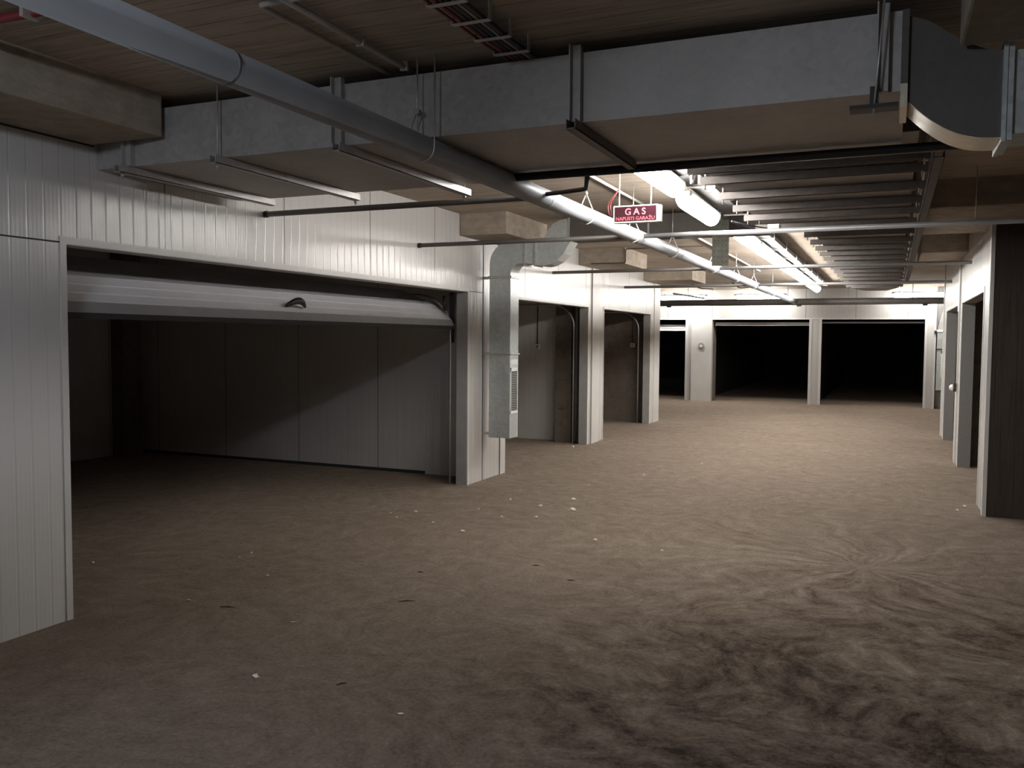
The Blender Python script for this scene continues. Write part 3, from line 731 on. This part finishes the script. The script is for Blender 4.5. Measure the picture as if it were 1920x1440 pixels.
t = empty('red_ceiling_pipe', 'short dark red pipe with bracket on the ceiling, top left corner', 'pipe', (-3.5, 2.43, 2.87))
ob(MB().tube([(-3.66, 2.43, 2.875), (-3.03, 2.45, 2.875)], 0.017, 12), 'pipe_body', M_['red'], t)
ob(MB().box(-3.17, -3.15, 2.40, 2.47, 2.85, CZ), 'bracket', M_['rod'], t)
# cable tray with red and black cables
t = empty('cable_tray', 'ceiling cable ladder with serrated rungs holding red and black cables', 'tray', (-1.55, 3.0, 2.84))
for y in (1.7, 1.9, 2.1, 2.3, 2.5, 2.705, 2.91, 3.115, 3.315, 3.51):
    m = MB(); m.box(-1.63, -1.465, y - 0.012, y + 0.012, 2.838, 2.842)
    for k in range(16): m.box(-1.628 + k * 0.0102, -1.624 + k * 0.0102, y + 0.008, y + 0.012, 2.842, 2.852)
    m.box(-1.63, -1.626, y - 0.012, y + 0.012, 2.842, CZ); m.box(-1.469, -1.465, y - 0.012, y + 0.012, 2.842, CZ)
    ob(m, 'rung', M_['rod'], t)
for x, r, mt, nm in ((-1.617, 0.006, 'red', 'red cable clipped on the ladder, outer left strand'), (-1.590, 0.010, 'red', 'red cable inside the ladder, thicker strand'),
                 (-1.565, 0.011, 'cable', 'black cable inside the ladder beside the red one'), (-1.542, 0.012, 'cable', 'black cable in the middle of the ladder'),
                 (-1.518, 0.007, 'grey', 'thin grey cable between the black ones in the ladder'), (-1.498, 0.010, 'cable', 'black cable inside the ladder, rightmost')):
    tag(MB().tube([(x, 1.2, 2.842 + r + 0.001), (x + 0.004, 2.4, 2.842 + r), (x, 3.4, 2.842 + r + 0.001), (x, 4.1, 2.875)], r, 8).build('cable', M_[mt]), nm, 'cable', 'cables in the ceiling ladder')
# trays that carry the lights
def light_tray(y0, y1, label):
    t = empty('light_tray', label, 'tray', (LX + 0.06, y0, 2.80), 'perforated trays above the lights')
    m = MB(); L = y1 - y0
    m.box(-0.075, 0.115, 0, L, 0, 0.003); m.box(0.112, 0.115, 0, L, 0, 0.045); m.box(-0.075, -0.072, 0, L, 0, 0.045)
    k = 0
    while k * 0.14 < L - 0.1:
        m.box(0.02, 0.05, 0.05 + k * 0.14, 0.12 + k * 0.14, -0.0015, 0.0); k += 1
    m.build('channel', M_['tray'], t)
    n = max(2, int(L / 1.2)); 
    for i in range(n):
        yy = 0.2 + i * (L - 0.4) / (n - 1)
        MB().tube([(0.135, yy, -0.03), (0.135, yy, CZ - 2.80)], 0.0045, 6).build('threaded_rod', M_['rod'], t)
        MB().box(-0.078, 0.142, yy - 0.012, yy + 0.012, -0.016, -0.003).build('hanger_strap', M_['rod'], t)
    return t
light_tray(5.0, 8.65, 'perforated cable tray over the two lights by the gas sign')
light_tray(9.05, 19.9, 'long perforated cable tray over the bright light row')
t = empty('tray_junction', 'cluster of junction box and loose black cables where the long light row starts', 'junction box', (-1.1, 7.9, 2.6))
ob(MB().bbox(-1.02, -0.92, 7.9, 8.02, 2.55, 2.62, 0.006), 'junction_box', M_['white'], t)
ob(MB().tube(bend([(-1.28, 7.6, 2.62), (-1.2, 7.75, 2.575), (-1.05, 7.92, 2.57), (-0.9, 7.95, 2.56)], 0.04), 0.007, 8), 'loose_cable', M_['cable'], t)
ob(MB().tube(bend([(-1.3, 7.75, 2.64), (-1.15, 7.82, 2.60), (-1.0, 8.0, 2.59)], 0.04), 0.006, 8), 'loose_cable', M_['cable'], t)
t = empty('detector_box', 'small white round detector box hanging beside the first light', 'detector', (-1.13, 5.5, 2.6))
ob(MB().tube([(-1.155, 5.45, 2.57), (-1.155, 5.45, 2.64)], 0.024, 16), 'housing', M_['white'], t)
ob(MB().tube([(-1.155, 5.45, 2.64), (-1.155, 5.45, CZ)], 0.004, 6), 'threaded_rod', M_['rod'], t)
# dangling perforated steel plate of the tray drop
t = empty('perforated_plate', 'greenish perforated steel plate hanging down behind the second light', 'plate', (-1.5, 8.3, 2.5))
m = MB(); m.box(-1.575, -1.42, 8.30, 8.306, 2.30, 2.73)
ob(m, 'plate', M_['plate'], t)
m = MB()
for i in range(4):
    for j in range(8): m.box(-1.555 + i * 0.035, -1.545 + i * 0.035, 8.297, 8.30, 2.33 + j * 0.05, 2.342 + j * 0.05)
ob(m, 'perforation', M_['seal'], t)
ob(MB().tube([(-1.5, 8.303, 2.72), (-1.5, 8.303, CZ)], 0.004, 6), 'threaded_rod', M_['rod'], t)
t = empty('side_conduit', 'thin pale conduit along the right side of the long lane duct', 'conduit', (0.17, 7, 2.72))
ob(MB().tube([(0.165, 4.2, 2.72), (0.165, 7.84, 2.66)], 0.008, 8), 'pipe_body', M_['conduit'], t)
m = MB().box(0.18, 0.235, 5.2, 16.3, 2.585, 2.59); m.box(0.18, 0.183, 5.2, 16.3, 2.585, 2.63); m.box(0.232, 0.235, 5.2, 16.3, 2.585, 2.63)
tag(m.build('narrow_cable_tray', M_['tray']), 'narrow dark cable tray beside the right ends of the cross rails', 'tray')
t = empty('pipe_hanger', 'rod hanger with ring carrying the pipe over the right garage wall', 'hanger', (0.55, 7.33, 2.49), 'rod hangers on the right')
ob(MB().tube([(0.55, 7.33, 2.52), (0.55, 7.33, CZ)], 0.004, 6), 'threaded_rod', M_['rod'], t)
ob(MB().tube([(0.55 + 0.027 * math.cos(a * PI / 8), 7.33, 2.49 + 0.027 * math.sin(a * PI / 8)) for a in range(17)], 0.004, 6), 'ring', M_['rod'], t)

# ------------------------------------------------------------------ gas warning sign
SX, SY, SZ = -1.674, 6.0, 2.484
t = empty('gas_warning_sign', 'red and white hanging gas warning sign with lettering in front of the thick pipe', 'sign', (SX, SY, SZ))
MB().bbox(-0.163, 0.163, -0.025, 0.025, -0.062, 0.062, 0.006).build('housing', M_['white'], t)
MB().bbox(-0.151, 0.151, -0.028, -0.024, -0.050, 0.053, 0.0015).build('face_plate', M_['sign_face'], t)
MB().box(0.163, 0.181, -0.015, 0.025, -0.058, 0.058).build('side_cover', M_['grey'], t)
for x in (-0.125, 0.105):
    MB().tube([(x, 0, 0.062), (x, 0, CZ - SZ)], 0.0045, 8).build('hanging_rod', M_['white'], t)
for dx in (0, 0.018):
    MB().tube(bend([(-0.13, -0.002, 0.18), (-0.212 + dx, -0.002, 0.08), (-0.20 + dx, -0.002, 0.0), (-0.163, 0.002, -0.01)], 0.03), 0.004, 8).build('supply_wire', M_['red'], t)
def text(s, size, x, z, y, mat, name, par, space=1.0, wscale=1.0):
    cu = bpy.data.curves.new('lettering', 'FONT'); cu.body = s; cu.size = size; cu.extrude = 0.0006
    cu.align_x = 'CENTER'; cu.align_y = 'CENTER'; cu.space_character = space; cu.offset = size * 0.012
    to = bpy.data.objects.new('tmp', cu); COL.objects.link(to)
    bpy.context.view_layer.update()
    me = bpy.data.meshes.new_from_object(to.evaluated_get(bpy.context.evaluated_depsgraph_get()))
    bpy.data.objects.remove(to)
    o = bpy.data.objects.new(name, me); COL.objects.link(o); me.materials.clear(); me.materials.append(mat)
    me.name = 'lettering'
    o.parent = par; o.rotation_euler = (PI / 2, 0, 0); o.scale = (wscale, 1, 1)
    o.location = Vector((x, y, z)) - par.location
    return o
text('GAS', 0.064, SX, SZ + 0.014, SY - 0.0288, M_['sign_red'], 'main_lettering', t, 1.5)
text('NAPUSTI GARAŽU', 0.034, SX, SZ - 0.033, SY - 0.0288, M_['sign_dim'], 'lower_lettering', t, 1.0)

# ------------------------------------------------------------------ overhead doors
def rib_panel(p0, p1, y0, y1, nrib, th=0.035):
    """door section between two (x,z) points, with shallow horizontal ribs on its outer face"""
    a = Vector((p0[0], 0, p0[1])); b = Vector((p1[0], 0, p1[1])); d = b - a; L = d.length; d.normalize()
    nrm = Vector((d.z, 0, -d.x))
    prof = []
    for k in range(nrib):
        s0 = L * k / nrib; s1 = L * (k + 1) / nrib; g = 0.008
        prof += [(s0 + g, 0.0), (s1 - g, 0.004), (s1 - g * 0.6, -0.006), (s1 - 0.0005, -0.006)]
    pts = [a + d * s + nrm * h for s, h in prof] + [b - nrm * th, a - nrm * th]
    return MB().prism([(p.x, p.z) for p in pts], 'y', y0, y1)
D = empty('door_1', 'half raised white ribbed overhead door of the wide left garage with black handle', 'garage door', (-4.4, 5.9, 1.8), kind=S)
BS = ob(rib_panel((-4.372, 1.80), (-4.60, 1.965), 3.46, 8.37, 3), 'bottom_section', M_['door'], D)
ob(MB().prism([(-4.345, 1.735), (-4.372, 1.80), (-4.40, 1.79), (-4.385, 1.735)], 'y', 3.46, 8.37), 'bottom_rail', M_['door_edge'], D)
ob(MB().box(-4.385, -4.345, 3.46, 8.37, 1.70, 1.735), 'rubber_seal', M_['seal'], D)
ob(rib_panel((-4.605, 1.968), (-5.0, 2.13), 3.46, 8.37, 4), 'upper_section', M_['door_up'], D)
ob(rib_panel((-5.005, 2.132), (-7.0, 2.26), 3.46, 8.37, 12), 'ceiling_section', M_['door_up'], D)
hd = Vector((-0.8, 0, 0.58)).normalized()
pts = []
for k in range(13):
    a = k / 12; y = 5.58 + 0.25 * a; lift = math.sin(PI * a)
    pts.append((-4.398 + 0.035 * lift, y, 1.845 + 0.045 * lift))
ob(MB().tube(pts, [0.010 + 0.018 * math.sin(PI * k / 12) for k in range(13)], 10), 'handle', M_['black'], D).parent = BS
def tracks(y, side, z1=1.72, name='track', par=None, x=-4.40, R=0.42):
    m = MB(); path = [(x, y, 0.0), (x, y, z1)] + [(x - R + R * math.cos(math.radians(a)), y, z1 + R * 0.9 * math.sin(math.radians(a))) for a in range(10, 91, 10)] + [(x - R - 2.0, y, z1 + R * 0.92)]
    m.tube(path, 0.013, 6)
    return ob(m, name, M_['track'], par)
tracks(8.385, 1, par=D, z1=1.70); tracks(3.445, -1, par=D, z1=1.70)
m = MB(); m.prism([(-4.36, 1.55), (-4.36, 2.1), (-4.42, 2.1), (-4.42, 1.55)], 'y', 8.40, 8.405)
m.tube([(-4.46, 8.36, 1.90), (-4.46, 8.36, 2.06)], 0.02, 8)
ob(m, 'cable_drum_bracket', M_['black'], D)
ob(MB().tube([(-4.46, 3.3, 2.33), (-4.46, 8.5, 2.33)], 0.013, 10), 'torsion_bar', M_['track'], D)
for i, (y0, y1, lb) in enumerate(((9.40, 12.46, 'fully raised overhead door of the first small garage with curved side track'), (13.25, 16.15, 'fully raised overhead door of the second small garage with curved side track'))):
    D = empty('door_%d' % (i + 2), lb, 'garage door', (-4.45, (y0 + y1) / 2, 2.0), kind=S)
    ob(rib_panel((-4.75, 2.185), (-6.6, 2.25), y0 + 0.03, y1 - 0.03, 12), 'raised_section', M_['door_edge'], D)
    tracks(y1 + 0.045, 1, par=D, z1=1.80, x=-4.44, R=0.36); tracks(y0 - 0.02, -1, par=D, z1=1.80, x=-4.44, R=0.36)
    ob(MB().box(-4.37, -4.34, y1 + 0.03, y1 + 0.14, 0, 2.1), 'jamb_bracket', M_['seal'], D)
for i, (x0, x1, za, zb, lb) in enumerate(((-7.9, -5.01, 1.85, 2.01, 'raised white door edge in the narrow opening at the left of the back wall'),
                                      (-4.27, -1.90, 1.985, 2.075, 'raised white door edge in the left wide opening of the back wall'),
                                      (-1.60, 0.72, 2.045, 2.085, 'raised white door edge in the right wide opening of the back wall'))):
    D = empty('door_%d' % (i + 4), lb, 'garage door', ((x0 + x1) / 2, YB + 0.2, za), kind=S)
    m = MB(); m.prism([(YB + 0.15, za), (YB + 0.19, za), (YB + 0.25, zb), (YB + 0.21, zb)], 'x', x0, x1)
    if i == 0: m.prism([(YB + 0.15, za + 0.062), (YB + 0.16, za + 0.062), (YB + 0.17, za + 0.07), (YB + 0.16, za + 0.07)], 'x', x0, x1)
    ob(m, 'bottom_section', M_['door'], D)
    ob(MB().prism([(YB + 0.25, zb - 0.03), (YB + 0.29, zb - 0.03), (YB + 2.4, 2.2), (YB + 2.4, 2.24)], 'x', x0, x1), 'raised_section', M_['rough'], D)

# right wall garages: track glimpsed behind the first jamb
D = empty('door_7', 'raised door of the near right garage with its side track', 'garage door', (1.1, 11, 2.2), kind=S)
m = MB().tube([(1.02, 9.60, 0), (1.02, 9.60, 1.75)] + [(1.02 + 0.3 - 0.3 * math.cos(math.radians(a)), 9.60, 1.75 + 0.3 * math.sin(math.radians(a))) for a in range(15, 91, 15)] + [(1.85, 9.60, 2.05)], 0.013, 8)
ob(m, 'track', M_['track'], D)
ob(MB().box(1.25, 1.88, 9.62, 12.4, 2.2, 2.23), 'raised_section', M_['door_edge'], D)

# ------------------------------------------------------------------ small wall fittings
def switch(x, y, z, label, drop):
    t = empty('wall_switch', label, 'switch', (x, y, z), 'wall switches in the small garages')
    hs = MB().bbox(-0.045, 0.045, -0.03, 0, -0.04, 0.04, 0.006).build('housing', M_['white'], t)
    MB().bbox(-0.022, 0.022, -0.036, -0.03, -0.025, 0.025, 0.003).build('rocker', M_['grey'], hs)
    MB().tube([(0, -0.012, 0.04), (0, -0.012, drop - z)], 0.009, 8).build('conduit', M_['conduit_d'], t)
    return t
switch(-5.15, 12.80, 1.478, 'white switch box with dark conduit on the wall inside the first small garage', CZ)
switch(-4.62, 16.44, 1.49, 'white switch box with dark conduit on the wall inside the second small garage', CZ)
t = empty('wall_fitting', 'small white dome fitting on a black base on the right wall between openings', 'fitting', (0.80, 12.78, 1.0))
ob(MB().bbox(0.765, 0.80, 12.74, 12.83, 0.95, 1.06, 0.006), 'base', M_['black'], t)
m = MB(); rings = []
for k in range(7):
    a = k * 15; rings.append((0.765 - 0.05 * math.sin(math.radians(a)), 0.045 * math.cos(math.radians(a)) + 0.001))
m.tube([(x, 12.785, 1.0) for x, r in rings], [r for x, r in rings], 14)
ob(m, 'dome', M_['white'], t)
ob(MB().tube([(0.79, 12.785, 1.05), (0.79, 12.785, 2.0)], 0.006, 8), 'conduit', M_['conduit_d'], t)
t = empty('round_wall_plate', 'small round grey plate on the white pillar of the back wall', 'plate', (-4.58, 22.9, 1.46))
ob(MB().tube([(-4.58, 22.90, 1.46), (-4.58, 22.87, 1.46)], 0.075, 20), 'plate', M_['grey'], t)
ob(MB().tube([(-4.58, 22.87, 1.445), (-4.58, 22.862, 1.445)], 0.035, 12), 'socket', M_['white'], t)
t = empty('wall_fitting', 'tiny dark box high on the trim beside the far right duct', 'fitting', (0.96, 22.98, 1.83))
ob(MB().bbox(0.935, 0.985, 22.95, 22.99, 1.79, 1.87, 0.004), 'housing', M_['black'], t)
t = empty('rod_stub', 'short grey tube hanging slanted from the ceiling before the back wall', 'tube', (-4.2, 20.0, 2.7))
ob(MB().tube([(-4.6, 19.7, 2.66), (-4.0, 20.3, 2.57)], 0.022, 10), 'tube_body', M_['branch_l'], t)
ob(MB().tube([(-4.32, 20.0, 2.62), (-4.32, 20.0, CZ)], 0.006, 6), 'threaded_rod', M_['rod'], t)
tag(MB().tube(bend([(-4.1, 19.2, 2.86), (-3.9, 19.2, 2.74), (-3.6, 19.2, 2.72)], 0.06), 0.012, 8).build('hooked_conduit', M_['conduit_d']),
    'small dark hooked conduit below the ceiling, left of the two before the back wall', 'conduit')
tag(MB().tube(bend([(-3.2, 19.2, 2.86), (-3.05, 19.2, 2.73), (-2.75, 19.2, 2.75)], 0.06), 0.012, 8).build('hooked_conduit', M_['conduit_d']),
    'small dark hooked conduit below the ceiling, right of the two before the back wall', 'conduit')

# ------------------------------------------------------------------ loose bits on the floor
def chip(name, mat, s, flat, seed, label, cat, group):
    rnd = random.Random(seed); bm = bmesh.new(); bmesh.ops.create_icosphere(bm, subdivisions=2, radius=1)
    for v in bm.verts:
        q = 1 + rnd.uniform(-0.22, 0.22); v.co = Vector((v.co.x * s * q, v.co.y * s * 0.7 * q, max(-0.3, v.co.z * q) * s * flat))
    zmin = min(v.co.z for v in bm.verts)
    for v in bm.verts: v.co.z -= zmin
    me = bpy.data.meshes.new(name); bm.to_mesh(me); bm.free(); me.materials.append(mat)
    o = bpy.data.objects.new(name, me); COL.objects.link(o); return tag(o, label, cat, group)
stones = [(-3.16, 7.02, .022), (-3.04, 7.65, .026), (-2.88, 7.15, .018), (-2.69, 7.59, .036), (-2.86, 8.10, .026), (-3.43, 7.83, .02),
          (-2.12, 6.53, .02), (-3.21, 6.35, .022), (-3.97, 6.89, .02), (-5.12, 4.35, .016), (-4.30, 5.04, .014), (-3.79, 4.6, .012),
          (-4.29, 12.1, .03), (-2.62, 9.9, .03), (-4.0, 6.6, .015), (-4.15, 6.75, .012), (-3.6, 6.55, .014), (-3.5, 7.25, .014), (-1.55, 6.42, .014), (0.70, 9.43, .02),
          (0.62, 9.2, .016), (-4.29, 4.9, .010), (-4.1, 5.3, .010), (-2.2, 11.2, .02), (-3.0, 9.0, .014)]
kinds = [chip('stone_chip', M_['stone'], 1, 0.55, 10 + k, 'x', 'stone', None) for k in range(3)]
labs = ['pale stone chip in mid floor below the left pier, nearest of the middle trio', 'pale stone chip in mid floor, middle of the scattered trio before the left pier',
        'small round stone chip just in front of the middle trio', 'largest pale stone chip lying on the floor in mid lane', 'pale stone chip directly behind the largest one',
        'pale stone chip left of the scattered trio, closer to the pier foot', 'lone pale stone chip in mid lane, right of the twigs', 'pale stone chip on the floor in front of the left pier shadow',
        'pale stone chip beside the wide garage jamb, on the shadow line', 'stone chip inside the dark left part of the wide garage opening', 'tiny chip left of a pair before the wide garage opening',
        'tiny chip closest to the camera before the wide garage opening', 'pale stone chip at the foot of the column between the two small garages', 'pale stone chip in mid lane level with the first small garage',
        'tiny pale chip right of the wide garage jamb', 'tiny pale chip tucked by the wide garage jamb foot', 'tiny pale chip between the jamb and the mid lane', 'tiny pale chip left of the trio in mid floor',
        'tiny pale chip right of centre on the near lane', 'pale stone chip by the foot of the right wall corner', 'smaller stone chip in front of the right wall corner', 'tiny chip right of a pair before the wide garage opening',
        'tiny chip just behind the pair before the wide garage opening', 'stone chip on the far lane level with the first small garage pillar', 'tiny pale chip behind the left pier foot on the lane']
first = [True, True, True]
for i, (x, y, q) in enumerate(stones):
    k = i % 3; src = kinds[k]
    if first[k]: o = src; first[k] = False
    else: o = src.copy(); COL.objects.link(o)
    o.location = (x, y, 0.0); o.scale = (q, q, q); o.rotation_euler = (0, 0, random.uniform(0, 6))
    o['label'] = labs[i]; o['group'] = 'pale stone chips scattered on the floor'
def scrap(x, y, pts, h, label):
    m = MB(); n = len(pts); m.add([(px, py, 0.002 + h * (k % 2)) for k, (px, py) in enumerate(pts)] + [(px, py, 0.0045 + h * (k % 2)) for k, (px, py) in enumerate(pts)],
          [list(range(n))[::-1], [k + n for k in range(n)]] + [(k, (k + 1) % n, n + (k + 1) % n, n + k) for k in range(n)])
    o = m.build('paper_scrap', M_['paper']); o.location = (x, y, 0); return tag(o, label, 'paper')
scrap(-2.70, 3.19, [(-.024, .012), (-.006, .02), (.004, .006), (.026, -.004), (.016, -.018), (-.012, -.012)], 0.004, 'pale torn paper scrap on the near floor, bottom left')
scrap(-1.87, 3.12, [(-.014, -.002), (.002, .006), (.016, .006), (.012, -.004), (-.002, -.006)], 0.002, 'tiny white paper scrap on the near floor, bottom middle')
scrap(-3.03, 3.90, [(-.018, -.006), (.0, .0), (.018, .008), (.016, .003), (.0, -.005)], 0.003, 'thin white paper strip on the near floor left of centre')
scrap(-3.86, 3.96, [(-.016, .0), (.0, .009), (.016, .006), (.008, -.006), (-.008, -.006)], 0.004, 'pale paper scrap on the floor near the wide garage jamb')
for x, y, a, L, lb in ((-2.65, 4.5, 0.5, 0.10, 'thin dark twig on the near floor in the left half'), (-3.55, 3.95, 0.3, 0.09, 'thin dark twig on the floor beside the pale scraps'),
                    (-2.25, 5.6, 0.1, 0.06, 'short dark twig on the floor in mid lane'), (-2.28, 3.28, 1.0, 0.05, 'short dark twig on the floor at the bottom middle'),
                    (-2.9, 5.1, 0.2, 0.04, 'tiny dark twig on the floor before the wide garage'), (-1.9, 5.35, 0.2, 0.05, 'tiny dark twig right of the lane middle')):
    o = MB().tube([(-L / 2, 0, 0.004), (0, 0.004, 0.006), (L / 2, 0, 0.004)], [0.002, 0.0035, 0.0015], 6).build('twig', M_['twig'])
    o.location = (x, y, 0); o.rotation_euler = (0, 0, a); tag(o, lb, 'twig')
